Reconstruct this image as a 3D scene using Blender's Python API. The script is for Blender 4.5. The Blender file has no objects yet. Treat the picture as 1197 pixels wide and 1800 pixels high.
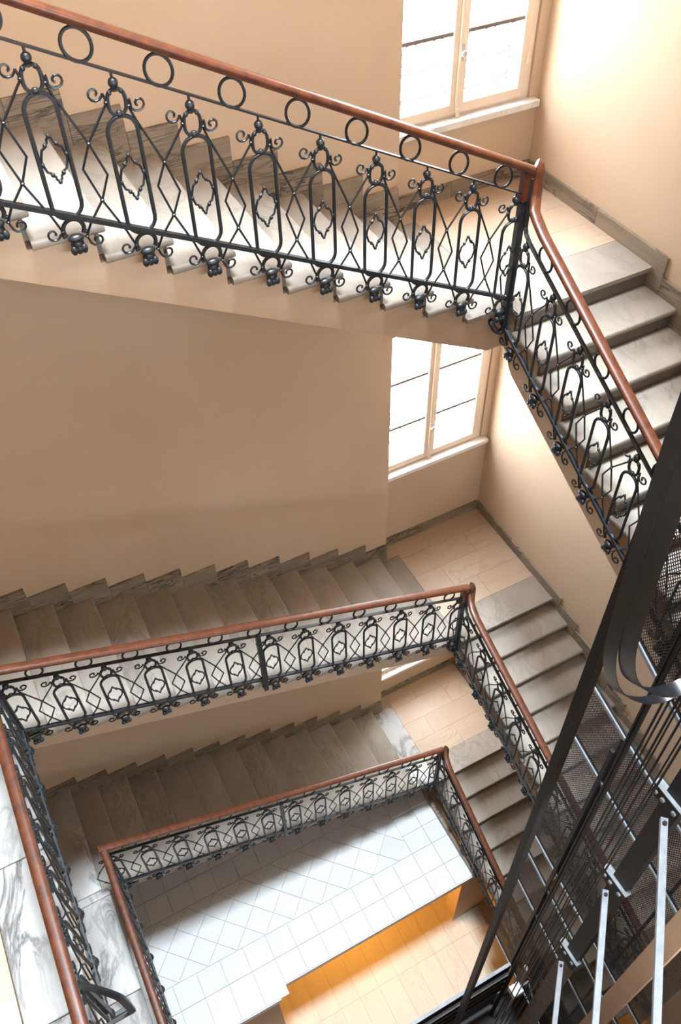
import bpy, bmesh, math, random
from mathutils import Vector, Matrix
random.seed(7)
S = bpy.context.scene
COL = S.collection

# ------------------------------------------------------------------ camera
cam_d = bpy.data.cameras.new('camera')
cam = bpy.data.objects.new('camera', cam_d)
COL.objects.link(cam)
right = Vector((0.885882083740097, -0.46351386121714244, -0.01917900330776203))
down = Vector((-0.3594393866744017, -0.6596610381276649, -0.6600383640997404))
fwd = Vector((0.29328528946306454, 0.5916098505230512, -0.7509870330096649))
m = Matrix((( right[0], -down[0], -fwd[0], -2.8979864),
            ( right[1], -down[1], -fwd[1], -3.47305437),
            ( right[2], -down[2], -fwd[2], 3.1936582),
            (0, 0, 0, 1)))
cam.matrix_world = m
cam_d.sensor_fit = 'HORIZONTAL'
cam_d.sensor_width = 36.0
cam_d.lens = 1514.347 / 1197.0 * 36.0
cam_d.clip_start = 0.05
cam_d.clip_end = 100
S.camera = cam

# ------------------------------------------------------------------ world, light, exposure
S.view_settings.view_transform = 'Standard'
S.view_settings.look = 'None'
S.view_settings.gamma = 1.0
S.view_settings.use_curve_mapping = False
S.view_settings.exposure = 0.0
W = bpy.data.worlds.new('sky')
S.world = W
W.use_nodes = True
bg = W.node_tree.nodes['Background']
bg.inputs[0].default_value = (0.84, 0.92, 1.0, 1)
bg.inputs[1].default_value = 26.0


def portal(name, loc, rot, sx, sy):
    d = bpy.data.lights.new(name, 'AREA')
    d.shape = 'RECTANGLE'
    d.size = sx
    d.size_y = sy
    d.cycles.is_portal = True
    o = bpy.data.objects.new(name, d)
    o.location = loc
    o.rotation_euler = rot
    COL.objects.link(o)


PI = math.pi
sky_d = bpy.data.lights.new('skylight', 'AREA')      # the glazed roof over the well
sky_d.shape = 'RECTANGLE'
sky_d.size = 2.2
sky_d.size_y = 1.8
sky_d.energy = 6200
sky_d.color = (0.78, 0.90, 1.0)
sky_o = bpy.data.objects.new('skylight', sky_d)
sky_o.location = (-1.35, -1.2, 11.3)
COL.objects.link(sky_o)
for zz in (1.7, -1.65, -5.2):
    portal('window_portal', (0.47, 1.62, zz), (-PI / 2, 0, 0), 1.2, 2.4)

portal('added_opening_portal', (-1.5, -4.95, 2.585), (PI / 2, 0, 0), 4.2, .93)  # portals for two unseen near-wall openings added to light the walls
portal('added_opening_portal', (-.85, -4.95, -2.525), (PI / 2, 0, 0), 2.1, .65)

lamp_d = bpy.data.lights.new('corridor_lamp', 'POINT')
lamp_d.energy = 110
lamp_d.color = (1.0, 0.47, 0.06)
lamp_d.shadow_soft_size = 0.12
lamp_o = bpy.data.objects.new('corridor_lamp', lamp_d)
lamp_o.location = (-1.35, 0.15, -7.95)
COL.objects.link(lamp_o)

# ------------------------------------------------------------------ materials


def new_mat(name):
    mt = bpy.data.materials.new(name)
    mt.use_nodes = True
    nt = mt.node_tree
    return mt, nt, nt.nodes['Principled BSDF']


def nd(nt, t, **k):
    n = nt.nodes.new(t)
    for a, v in k.items():
        setattr(n, a, v)
    return n


def ramp(nt, stops):
    r = nd(nt, 'ShaderNodeValToRGB')
    el = r.color_ramp.elements
    while len(el) < len(stops):
        el.new(0.5)
    for e, (p, c) in zip(el, stops):
        e.position = p
        e.color = (c[0], c[1], c[2], 1)
    return r


def objcoord(nt, rand=True, scale=(1, 1, 1)):
    tc = nd(nt, 'ShaderNodeTexCoord')
    mp = nd(nt, 'ShaderNodeMapping')
    mp.inputs['Scale'].default_value = scale
    nt.links.new(tc.outputs['Object'], mp.inputs['Vector'])
    if rand:
        oi = nd(nt, 'ShaderNodeObjectInfo')
        mu = nd(nt, 'ShaderNodeMath', operation='MULTIPLY')
        mu.inputs[1].default_value = 37.0
        nt.links.new(oi.outputs['Random'], mu.inputs[0])
        cb = nd(nt, 'ShaderNodeCombineXYZ')
        for i in range(3):
            nt.links.new(mu.outputs[0], cb.inputs[i])
        nt.links.new(cb.outputs[0], mp.inputs['Location'])
    return mp


def mat_plaster(name, col, col2):
    mt, nt, b = new_mat(name)
    mp = objcoord(nt, False)
    n = nd(nt, 'ShaderNodeTexNoise')
    n.inputs['Scale'].default_value = 1.3
    n.inputs['Detail'].default_value = 6
    nt.links.new(mp.outputs[0], n.inputs['Vector'])
    r = ramp(nt, [(0.3, col2), (0.75, col)])
    nt.links.new(n.outputs['Fac'], r.inputs[0])
    nt.links.new(r.outputs[0], b.inputs['Base Color'])
    n2 = nd(nt, 'ShaderNodeTexNoise')
    n2.inputs['Scale'].default_value = 60
    n2.inputs['Detail'].default_value = 4
    nt.links.new(mp.outputs[0], n2.inputs['Vector'])
    bp = nd(nt, 'ShaderNodeBump')
    bp.inputs['Strength'].default_value = 0.06
    bp.inputs['Distance'].default_value = 0.01
    nt.links.new(n2.outputs['Fac'], bp.inputs['Height'])
    nt.links.new(bp.outputs[0], b.inputs['Normal'])
    b.inputs['Roughness'].default_value = 0.75
    b.inputs['Specular IOR Level'].default_value = 0.2
    return mt


def mat_marble(name, light, mid, vein, vs=3.0, thr=(0.42, 0.5, 0.58), rough=0.35, stretch=(1, 1, 1), amount=0.8, rnd=0.25):
    mt, nt, b = new_mat(name)
    mp = objcoord(nt, True, stretch)
    cl = nd(nt, 'ShaderNodeTexNoise')
    cl.inputs['Scale'].default_value = vs * 0.7
    cl.inputs['Detail'].default_value = 8
    cl.inputs['Roughness'].default_value = 0.6
    nt.links.new(mp.outputs[0], cl.inputs['Vector'])
    r1 = ramp(nt, [(0.30, mid), (0.68, light)])
    nt.links.new(cl.outputs['Fac'], r1.inputs[0])
    # warped coordinates for the veins
    wn = nd(nt, 'ShaderNodeTexNoise')
    wn.inputs['Scale'].default_value = vs * 0.9
    wn.inputs['Detail'].default_value = 9
    wn.inputs['Roughness'].default_value = 0.62
    wn.inputs['Distortion'].default_value = 1.2
    nt.links.new(mp.outputs[0], wn.inputs['Vector'])
    rv = ramp(nt, [(thr[0], (0, 0, 0)), (thr[1], (1, 1, 1)), (thr[2], (0, 0, 0))])
    nt.links.new(wn.outputs['Fac'], rv.inputs[0])
    msk = nd(nt, 'ShaderNodeTexNoise')
    msk.inputs['Scale'].default_value = vs * 0.35
    nt.links.new(mp.outputs[0], msk.inputs['Vector'])
    rm = ramp(nt, [(0.40, (0, 0, 0)), (0.62, (amount, amount, amount))])
    nt.links.new(msk.outputs['Fac'], rm.inputs[0])
    mm = nd(nt, 'ShaderNodeMath', operation='MULTIPLY')
    nt.links.new(rv.outputs[0], mm.inputs[0])
    nt.links.new(rm.outputs[0], mm.inputs[1])
    mx = nd(nt, 'ShaderNodeMixRGB')
    nt.links.new(mm.outputs[0], mx.inputs[0])
    nt.links.new(r1.outputs[0], mx.inputs[1])
    mx.inputs[2].default_value = (*vein, 1)
    # slab to slab brightness
    oi = nd(nt, 'ShaderNodeObjectInfo')
    mr = nd(nt, 'ShaderNodeMapRange')
    mr.inputs['To Min'].default_value = 1.0 - rnd
    mr.inputs['To Max'].default_value = 1.0
    nt.links.new(oi.outputs['Random'], mr.inputs['Value'])
    hs = nd(nt, 'ShaderNodeHueSaturation')
    nt.links.new(mr.outputs[0], hs.inputs['Value'])
    nt.links.new(mx.outputs[0], hs.inputs['Color'])
    nt.links.new(hs.outputs[0], b.inputs['Base Color'])
    b.inputs['Roughness'].default_value = rough
    b.inputs['Specular IOR Level'].default_value = 0.35
    return mt


def mat_wood(name, c1, c2, rough=0.42, coat=0.12):
    mt, nt, b = new_mat(name)
    mp = objcoord(nt, True, (1, 1, 1))
    n = nd(nt, 'ShaderNodeTexNoise')
    n.inputs['Scale'].default_value = 22
    n.inputs['Detail'].default_value = 7
    n.inputs['Distortion'].default_value = 0.6
    nt.links.new(mp.outputs[0], n.inputs['Vector'])
    r = ramp(nt, [(0.3, c2), (0.7, c1)])
    nt.links.new(n.outputs['Fac'], r.inputs[0])
    nt.links.new(r.outputs[0], b.inputs['Base Color'])
    b.inputs['Roughness'].default_value = rough
    b.inputs['Coat Weight'].default_value = coat
    b.inputs['Coat Roughness'].default_value = 0.25
    return mt


def mat_metal(name, col, rough, metal=0.0, col2=None, sc=30, spec=0.5):
    mt, nt, b = new_mat(name)
    mp = objcoord(nt, False)
    n = nd(nt, 'ShaderNodeTexNoise')
    n.inputs['Scale'].default_value = sc
    n.inputs['Detail'].default_value = 5
    nt.links.new(mp.outputs[0], n.inputs['Vector'])
    r = ramp(nt, [(0.35, col), (0.7, col2 or col)])
    nt.links.new(n.outputs['Fac'], r.inputs[0])
    nt.links.new(r.outputs[0], b.inputs['Base Color'])
    b.inputs['Roughness'].default_value = rough
    b.inputs['Metallic'].default_value = metal
    b.inputs['Specular IOR Level'].default_value = spec
    return mt


def mat_pane(name):
    mt = bpy.data.materials.new(name)
    mt.use_nodes = True
    nt = mt.node_tree
    nt.nodes.clear()
    out = nd(nt, 'ShaderNodeOutputMaterial')
    tr = nd(nt, 'ShaderNodeBsdfTransparent')
    tl = nd(nt, 'ShaderNodeBsdfTranslucent')  # faint translucency puts a veil of window glare into the glass
    tl.inputs[0].default_value = (0.95, 0.95, 0.95, 1)
    gl = nd(nt, 'ShaderNodeBsdfGlossy')
    gl.inputs['Roughness'].default_value = 0.05
    tcn = nd(nt, 'ShaderNodeTexCoord')
    nz = nd(nt, 'ShaderNodeTexNoise')
    nz.inputs['Scale'].default_value = 3.0
    nt.links.new(tcn.outputs['Object'], nz.inputs['Vector'])
    mr = nd(nt, 'ShaderNodeMapRange')
    mr.inputs['To Min'].default_value = 0.012
    mr.inputs['To Max'].default_value = 0.035
    nt.links.new(nz.outputs['Fac'], mr.inputs['Value'])
    a = nd(nt, 'ShaderNodeMixShader')
    nt.links.new(mr.outputs[0], a.inputs[0])
    nt.links.new(tr.outputs[0], a.inputs[1])
    nt.links.new(tl.outputs[0], a.inputs[2])
    c = nd(nt, 'ShaderNodeMixShader')
    c.inputs[0].default_value = 0.04
    nt.links.new(a.outputs[0], c.inputs[1])
    nt.links.new(gl.outputs[0], c.inputs[2])
    nt.links.new(c.outputs[0], out.inputs[0])
    return mt


M = {}
M['plaster'] = mat_plaster('peach_plaster', (0.61, 0.468, 0.340), (0.56, 0.42, 0.296))
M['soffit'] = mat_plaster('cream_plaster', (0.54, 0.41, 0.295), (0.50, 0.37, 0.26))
M['tread'] = mat_marble('white_marble', (0.355, 0.312, 0.265), (0.262, 0.226, 0.187), (0.15, 0.125, 0.10), 2.6, (0.46, 0.5, 0.54), 0.55, (1.6, 0.8, 1), 0.45, 0.14)
M['landing_marble'] = mat_marble('veined_marble', (0.46, 0.445, 0.425), (0.36, 0.345, 0.325), (0.11, 0.105, 0.10), 2.0, (0.44, 0.5, 0.56), 0.35, (1.8, 0.8, 1), 0.95, 0.1)
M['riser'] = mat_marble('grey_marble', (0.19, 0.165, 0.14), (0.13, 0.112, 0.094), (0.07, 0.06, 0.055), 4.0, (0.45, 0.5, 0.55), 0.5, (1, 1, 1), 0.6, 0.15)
M['skirting'] = mat_marble('streaked_marble', (0.35, 0.28, 0.205), (0.21, 0.165, 0.12), (0.035, 0.03, 0.026), 3.4, (0.44, 0.5, 0.56), 0.45, (0.8, 0.8, 5), 0.95, 0.12)
M['tan_stone'] = mat_marble('tan_stone', (0.50, 0.38, 0.28), (0.45, 0.335, 0.24), (0.32, 0.225, 0.155), 1.6, (0.47, 0.5, 0.53), 0.38, (0.7, 1.6, 1), 0.4, 0.08)
M['white_tile'] = mat_marble('white_tile', (0.58, 0.58, 0.575), (0.53, 0.53, 0.525), (0.42, 0.41, 0.40), 2.5, (0.47, 0.5, 0.53), 0.4, (1, 1, 1), 0.3, 0.05)
M['grout'] = mat_plaster('grey_grout', (0.40, 0.385, 0.36), (0.36, 0.345, 0.32))
M['oak'] = mat_marble('lower_floor_stone', (0.56, 0.475, 0.37), (0.50, 0.415, 0.315), (0.36, 0.28, 0.20), 2.2, (0.46, 0.5, 0.54), 0.45, (2.5, 0.5, 1), 0.4, 0.06)
M['iron'] = mat_metal('blued_iron', (0.008, 0.0095, 0.011), 0.42, 0.0, (0.015, 0.0175, 0.02), 40, 0.5)
M['collar'] = mat_metal('worn_iron', (0.10, 0.11, 0.12), 0.35, 0.3, (0.2, 0.21, 0.22), 60)
M['wood'] = mat_wood('varnished_wood', (0.115, 0.030, 0.009), (0.050, 0.013, 0.005))
M['steel_dark'] = mat_metal('brown_black_steel', (0.010, 0.008, 0.007), 0.55, 0.0, (0.020, 0.016, 0.014), 12, 0.25)
M['steel_brown'] = mat_metal('rusty_brown_steel', (0.11, 0.082, 0.062), 0.6, 0.0, (0.19, 0.14, 0.105), 9, 0.3)
M['galv'] = mat_metal('galvanised_steel', (0.19, 0.205, 0.22), 0.5, 0.1, (0.27, 0.285, 0.30), 14)
M['mesh'] = mat_metal('brown_wire', (0.016, 0.012, 0.010), 0.5, 0.0, (0.024, 0.018, 0.016), 20)
M['cable'] = mat_metal('black_rubber', (0.007, 0.0075, 0.009), 0.3, 0.0, (0.011, 0.012, 0.014), 20, 0.5)
M['tan_paint'] = mat_metal('tan_paint', (0.36, 0.235, 0.145), 0.6, 0.0, (0.40, 0.26, 0.165), 6, 0.3)
M['frame_paint'] = mat_metal('cream_paint', (0.78, 0.66, 0.53), 0.45, 0.0, (0.74, 0.61, 0.48), 8, 0.4)
M['muntin'] = mat_metal('grey_muntin', (0.16, 0.125, 0.105), 0.5, 0.0, (0.2, 0.16, 0.135), 8, 0.3)
M['sill'] = mat_marble('sill_marble', (0.80, 0.77, 0.74), (0.72, 0.68, 0.64), (0.4, 0.35, 0.3), 4, (0.46, 0.5, 0.54), 0.35, (1, 1, 1), 0.4, 0.03)
M['grille'] = mat_metal('pale_grille', (0.03, 0.03, 0.032), 0.6, 0.0, (0.04, 0.04, 0.042), 10, 0.3)
M['box'] = mat_metal('white_box', (0.45, 0.44, 0.43), 0.4, 0.0, (0.5, 0.49, 0.48), 10)
M['concrete'] = mat_plaster('grey_concrete', (0.075, 0.075, 0.073), (0.05, 0.05, 0.048))
M['pane'] = mat_pane('veiled_glass')

# ------------------------------------------------------------------ mesh helpers
WL = {}


def wloc(o):
    return WL.get(o.name, Vector((0, 0, 0)))


class MB:
    def __init__(s):
        s.v = []
        s.f = []

    def add(s, vs, fs):
        b = len(s.v)
        s.v += [tuple(q) for q in vs]
        s.f += [tuple(i + b for i in f) for f in fs]
        return s

    def box(s, x0, x1, y0, y1, z0, z1):
        vs = [(x0, y0, z0), (x1, y0, z0), (x1, y1, z0), (x0, y1, z0), (x0, y0, z1), (x1, y0, z1), (x1, y1, z1), (x0, y1, z1)]
        return s.add(vs, [(3, 2, 1, 0), (4, 5, 6, 7), (0, 1, 5, 4), (1, 2, 6, 5), (2, 3, 7, 6), (3, 0, 4, 7)])

    def prism(s, poly, axis, a, b):
        # poly in the plane normal to axis: 'y' -> (x,z), 'x' -> (y,z), 'z' -> (x,y)
        n = len(poly)

        def P(q, t):
            return {'y': (q[0], t, q[1]), 'x': (t, q[0], q[1]), 'z': (q[0], q[1], t)}[axis]
        vs = [P(q, a) for q in poly] + [P(q, b) for q in poly]
        fs = [tuple(range(n)), tuple(range(2 * n - 1, n - 1, -1))]
        for i in range(n):
            j = (i + 1) % n
            fs.append((j, i, n + i, n + j))
        return s.add(vs, fs)

    def tube(s, path, r, n=6, closed=False, sq=None, taper=None):
        pts = [Vector(p) for p in path]
        N = len(pts)
        rings = []
        prev = None
        for i, p in enumerate(pts):
            if closed:
                t = pts[(i + 1) % N] - pts[i - 1]
            else:
                t = pts[min(i + 1, N - 1)] - pts[max(i - 1, 0)]
            if t.length < 1e-9:
                t = Vector((0, 0, 1))
            t.normalize()
            if prev is None:
                ref = Vector((0, 1, 0)) if abs(t.y) < 0.9 else Vector((1, 0, 0))
                u = t.cross(ref).normalized()
            else:
                u = prev - t * prev.dot(t)
                u.normalize()
            prev = u
            w = t.cross(u)
            rr = r * (taper[i] if taper else 1)
            ring = []
            for k in range(n):
                a = 2 * PI * k / n + (PI / 4 if n == 4 else 0)
                au, aw = math.cos(a) * rr, math.sin(a) * rr
                if sq:
                    au *= sq[0]
                    aw *= sq[1]
                ring.append(p + u * au + w * aw)
            rings.append(ring)
        vs = [q for ring in rings for q in ring]
        fs = []
        L = N if closed else N - 1
        for i in range(L):
            j = (i + 1) % N
            for k in range(n):
                l = (k + 1) % n
                fs.append((i * n + k, i * n + l, j * n + l, j * n + k))
        if not closed:
            fs.append(tuple(range(n - 1, -1, -1)))
            fs.append(tuple((N - 1) * n + k for k in range(n)))
        return s.add(vs, fs)

    def sweep(s, path, prof, up=(0, 0, 1), sidev=None):
        # prof: list of (side, up) offsets, mitred vertical-plane sweep
        pts = [Vector(p) for p in path]
        N, n = len(pts), len(prof)
        upv = Vector(up)
        vs = []
        pside = None
        for i, p in enumerate(pts):
            a = (pts[i] - pts[i - 1]).normalized() if i else None
            b = (pts[i + 1] - pts[i]).normalized() if i < N - 1 else None
            t = ((a or b) + (b or a)).normalized()
            side = Vector(sidev) if sidev else t.cross(upv)
            if side.length < 0.05 and pside is not None:
                side = pside.copy()
            side = (side - t * side.dot(t)).normalized()
            if pside is not None and side.dot(pside) < 0:
                side = -side
            pside = side
            w = side.cross(t).normalized()
            c = t.dot(b or a)
            k = 1 / max(c, 0.5)
            for (ps, pu) in prof:
                vs.append(p + side * ps + w * pu * k)
        fs = []
        for i in range(N - 1):
            for k in range(n):
                l = (k + 1) % n
                fs.append((i * n + k, i * n + l, (i + 1) * n + l, (i + 1) * n + k))
        fs.append(tuple(range(n - 1, -1, -1)))
        fs.append(tuple((N - 1) * n + k for k in range(n)))
        return s.add(vs, fs)

    def ball(s, c, r, n=10, m=6, sc=(1, 1, 1)):
        vs = []
        for i in range(m + 1):
            th = PI * i / m
            for k in range(n):
                a = 2 * PI * k / n
                vs.append((c[0] + r * sc[0] * math.sin(th) * math.cos(a), c[1] + r * sc[1] * math.sin(th) * math.sin(a), c[2] + r * sc[2] * math.cos(th)))
        fs = []
        for i in range(m):
            for k in range(n):
                l = (k + 1) % n
                fs.append((i * n + k, (i + 1) * n + k, (i + 1) * n + l, i * n + l))
        return s.add(vs, fs)

    def mesh(s, name, mat, smooth=True, bevel=0.0, edges=None, origin=(0, 0, 0)):
        me = bpy.data.meshes.new(name)
        o = Vector(origin)
        bm = bmesh.new()
        vv = [bm.verts.new(Vector(q) - o) for q in s.v]
        for f in s.f:
            try:
                bm.faces.new([vv[i] for i in f])
            except ValueError:
                pass
        bmesh.ops.remove_doubles(bm, verts=bm.verts, dist=1e-6)
        bmesh.ops.recalc_face_normals(bm, faces=bm.faces)
        if bevel:
            es = [e for e in bm.edges if edges is None or edges(e)]
            bmesh.ops.bevel(bm, geom=es, offset=bevel, segments=3, profile=0.5, affect='EDGES')
        for f in bm.faces:
            f.smooth = smooth
        if smooth:
            for e in bm.edges:
                if len(e.link_faces) == 2 and e.calc_face_angle(0) > 0.7:
                    e.smooth = False
        bm.to_mesh(me)
        bm.free()
        me.materials.append(mat)
        return me

    def build(s, name, mat, parent=None, smooth=True, bevel=0.0, edges=None, at=None):
        """link as ONE object; vertices are in world coordinates unless 'at' gives an origin for them"""
        if at is None:
            xs = [q[0] for q in s.v]
            ys = [q[1] for q in s.v]
            zs = [q[2] for q in s.v]
            at = Vector(((min(xs) + max(xs)) / 2, (min(ys) + max(ys)) / 2, min(zs)))
        at = Vector(at)
        return place(name, s.mesh(name, mat, smooth, bevel, edges, at), at, parent)


def place(name, me, at, parent=None, rz=0.0):
    o = bpy.data.objects.new(name, me)
    COL.objects.link(o)
    at = Vector(at)
    if parent is not None:
        o.parent = parent
        o.location = at - wloc(parent)
    else:
        o.location = at
    o.rotation_euler = (0, 0, rz)
    WL[o.name] = at
    return o


def local(name, me, parent, loc=(0, 0, 0)):
    """child in its parent's own frame"""
    o = bpy.data.objects.new(name, me)
    COL.objects.link(o)
    o.parent = parent
    o.location = loc
    return o


def tag(o, label=None, cat=None, group=None, kind=None):
    if label:
        o['label'] = label
    if cat:
        o['category'] = cat
    if group:
        o['group'] = group
    if kind:
        o['kind'] = kind
    return o


def thing(name, loc, label, cat, group=None):
    o = bpy.data.objects.new(name, None)
    o.empty_display_size = 0.1
    COL.objects.link(o)
    o.location = loc
    WL[o.name] = Vector(loc)
    return tag(o, label, cat, group)


def struct(name, mb, mat, label=None, smooth=False):
    o = mb.build(name, mat, None, smooth)
    tag(o, label, 'structure', None, 'structure')
    return o


# ------------------------------------------------------------------ measures (metres; landing 1 is z = 0)
WA, WW, XR, XW = 1.187, 1.364, 1.134, -0.091     # stair wall, window wall, right wall, stair-wall end
LEV = [
    dict(n=1, Z=0.0, xA=-0.2175, gA=0.2917, rA=0.1531, yB=-0.051, gB=0.2869, rB=0.1507, so=0.37),
    dict(n=2, Z=-3.744, xA=-0.1778, gA=0.300, rA=0.1234, yB=-0.0025, gB=0.2682, rB=0.0986, so=0.31),
    dict(n=3, Z=-6.8825, xA=-0.2323, gA=0.3008, rA=0.1247, yB=0.0177, gB=0.2962, rB=0.1249, so=0.19),
]
NA, NB = 13, 10
YO = 0.05          # open end of the treads
ZM, ZF = -7.60, -9.30     # mezzanine, lowest floor
TOP = 11.4
XL, YN = -5.6, -4.7

# ------------------------------------------------------------------ walls
w = MB()
w.box(XL - .2, XW, WA, WW + .25, ZF - .4, TOP)
wall_back = struct('wall_back', w, M['plaster'], 'peach plaster wall running along the long flights')
WIN = [(0.56, 2.9), (-2.69, -0.45), (-6.36, -4.1)]
w = MB()
x0, x1 = -0.10, 1.055
zs = [ZF - .4] + [q for a, b in sorted(WIN) for q in (a, b)] + [TOP]
for i in range(0, len(zs), 2):
    w.box(XW + .001, XR + .2, WW, WW + .25, zs[i], zs[i + 1])
for a, b in WIN:
    w.box(x1, XR + .2, WW, WW + .25, a, b)
wall_window = struct('wall_window', w, M['plaster'], 'narrow plaster wall that holds the stair windows')
w = MB().box(XR, XR + .2, YN - .2, WW - .001, ZF - .4, TOP)
wall_right = struct('wall_right', w, M['plaster'], 'plain peach plaster wall beside the short flights')
w = MB().box(XL - .2, XL, YN, WA - .001, ZF - .4, TOP)
struct('wall_left', w, M['plaster'], 'plaster wall behind the floor landings')
w = MB()
FILL_OPEN = (-3.6, .6, 2.12, 3.05)  # opening added behind the camera to light the upper stair wall
w.box(XL - .2, FILL_OPEN[0], YN - .2, YN, ZF - .4, TOP)
w.box(FILL_OPEN[1], XR - .001, YN - .2, YN, ZF - .4, TOP)
G2 = (-1.9, .2, -2.85, -2.2)                # second added opening, one storey down, brightens the middle walls
w.box(FILL_OPEN[0], FILL_OPEN[1], YN - .2, YN, ZF - .4, G2[2])
w.box(FILL_OPEN[0], G2[0], YN - .2, YN, G2[2], G2[3])
w.box(G2[1], FILL_OPEN[1], YN - .2, YN, G2[2], G2[3])
w.box(FILL_OPEN[0], FILL_OPEN[1], YN - .2, YN, G2[3], FILL_OPEN[2])
w.box(FILL_OPEN[0], FILL_OPEN[1], YN - .2, YN, FILL_OPEN[3], TOP)
struct('wall_near', w, M['plaster'], 'plaster wall on the near side of the stairwell')
w = MB()
w.box(XL - .2, XR + .2, YN - .2, WW + .25, TOP, TOP + .2)
struct('ceiling', w, M['soffit'], 'ceiling over the whole stairwell')

# ------------------------------------------------------------------ windows
for wi, (za, zb) in enumerate(WIN):
    win = thing('window_%d' % (wi + 1), (0.47, WW + .06, za), 'cream framed casement window over the %s landing' % ('upper', 'middle', 'lower')[wi], 'structure')
    win['kind'] = 'structure'
    ya, yb = WW + .02, WW + .08
    h0, h1 = za + .012, zb - .005
    f = MB()
    f.box(x1 - .055, x1, ya, yb, h0, h1)
    f.box(x0, x0 + .055, ya, yb, h0, h1)
    f.box(x0 + .055, x1 - .055, ya, yb, h1 - .06, h1)
    f.box(x0 + .055, x1 - .055, ya, yb, h0, h0 + .02)
    f.build('window_frame', M['frame_paint'], win, False, 0.004)
    for sgn, a, b in ((0, x0 + .056, 0.452), (1, 0.454, x1 - .056)):
        sm = MB()
        t = .052
        y2, y3 = WW + .005, WW + .055
        sm.box(a, a + t, y2, y3, h0 + .022, h1 - .062)
        sm.box(b - t, b, y2, y3, h0 + .022, h1 - .062)
        sm.box(a + t, b - t, y2, y3, h0 + .022, h0 + .085)
        sm.box(a + t, b - t, y2, y3, h1 - .11, h1 - .062)
        sash = sm.build('sash', M['frame_paint'], win, False, 0.004)
        zc = za + .03
        edges = [h0 + .085]
        z = za + .535
        while z < h1 - .2:
            edges.append(z)
            MB().box(a + t, b - t, WW + .022, WW + .038, z - .012, z + .012).build('muntin', M['muntin'], sash, False)
            z += .52
        edges.append(h1 - .11)
        for p, q in zip(edges[:-1], edges[1:]):
            MB().box(a + t, b - t, WW + .028, WW + .032, p + .012, q - .012).build('pane', M['pane'], sash, False)
        if sgn:
            for hz in (za + .25, za + 1.1):
                MB().tube([(b - .004, WW - .002, hz), (b - .004, WW - .002, hz + .07)], .008, 6).build('hinge', M['frame_paint'], sash)
    cv = MB()
    cv.box(0.437, 0.469, WW - .016, WW + .004, h0 + .03, h1 - .07)
    cov = cv.build('cover_strip', M['frame_paint'], win, False, 0.005)
    hd = MB()
    zc = za + .43
    hd.box(0.441, 0.465, WW - .026, WW - .017, zc - .05, zc + .05)
    hd.ball((0.453, WW - .045, zc), .022, 10, 6, (1, .7, 1))
    hd.tube([(0.453, WW - .026, zc), (0.453, WW - .05, zc)], .008)
    hd.build('window_handle', M['box'], win)
    hb = MB()
    hb.box(0.438, 0.468, WW - .022, WW - .012, za + .02, za + .075)
    hb.build('bolt_keeper', M['frame_paint'], win, False, 0.003)
    sl = MB().box(XW + .002, XR - .03, WW - .065, WW + .10, za - .035, za + .012)
    sl.build('window_sill', M['sill'], win, True, 0.005)
    # pale railing of rings outside the panes
    gr = thing('window_grille', (0.47, WW + .34, za - .1), 'outdoor ring railing washed out by daylight seen through the %s landing window' % ('upper', 'middle', 'lower')[wi], 'railing', 'ring railings outside the windows')
    yg = WW + .34
    gb = MB()
    for z in (za + .02, za + .21, za + .40):
        gb.box(-0.15, 1.1, yg - .006, yg + .006, z - .006, z + .006)
    for x_ in (-.19, 1.14):
        gb.box(x_ - .04, x_ + .04, WW + .25, yg + .006, za + .01, za + .41)
    gb.build('rail_bar', M['grille'], gr, False)
    for r_, z in enumerate((za + .115, za + .305)):
        for k in range(6):
            cx = -0.02 + k * .21 + (.1 if r_ else 0)
            MB().tube([(cx + .075 * math.cos(a), yg, z + .089 * math.sin(a)) for a in [2 * PI * j / 24 for j in range(24)]], .006, 5, True).build('ring', M['grille'], gr)

# ------------------------------------------------------------------ flights and landings
ORD = {1: 'top', 2: 'middle', 3: 'lowest'}


def tread_mesh(length, depth, thick, name, mat, axis):
    """local: nosing at 0, tread runs back (-x for 'A', +y for 'B'); open end at 0"""
    mb = MB()
    if axis == 'A':
        mb.box(-depth, 0, 0, length, -thick, 0)
        return mb.mesh(name, mat, True, 0.014, lambda e: (all(abs(q.co.x) < 1e-5 for q in e.verts) and abs(e.verts[0].co.z - e.verts[1].co.z) < 1e-5) or (all(abs(q.co.y) < 1e-5 for q in e.verts) and abs(e.verts[0].co.z - e.verts[1].co.z) < 1e-5))
    mb.box(0, length, 0, depth, -thick, 0)
    return mb.mesh(name, mat, True, 0.014, lambda e: (all(abs(q.co.y) < 1e-5 for q in e.verts) and abs(e.verts[0].co.z - e.verts[1].co.z) < 1e-5) or (all(abs(q.co.x) < 1e-5 for q in e.verts) and abs(e.verts[0].co.z - e.verts[1].co.z) < 1e-5))


TH = .042


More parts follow.
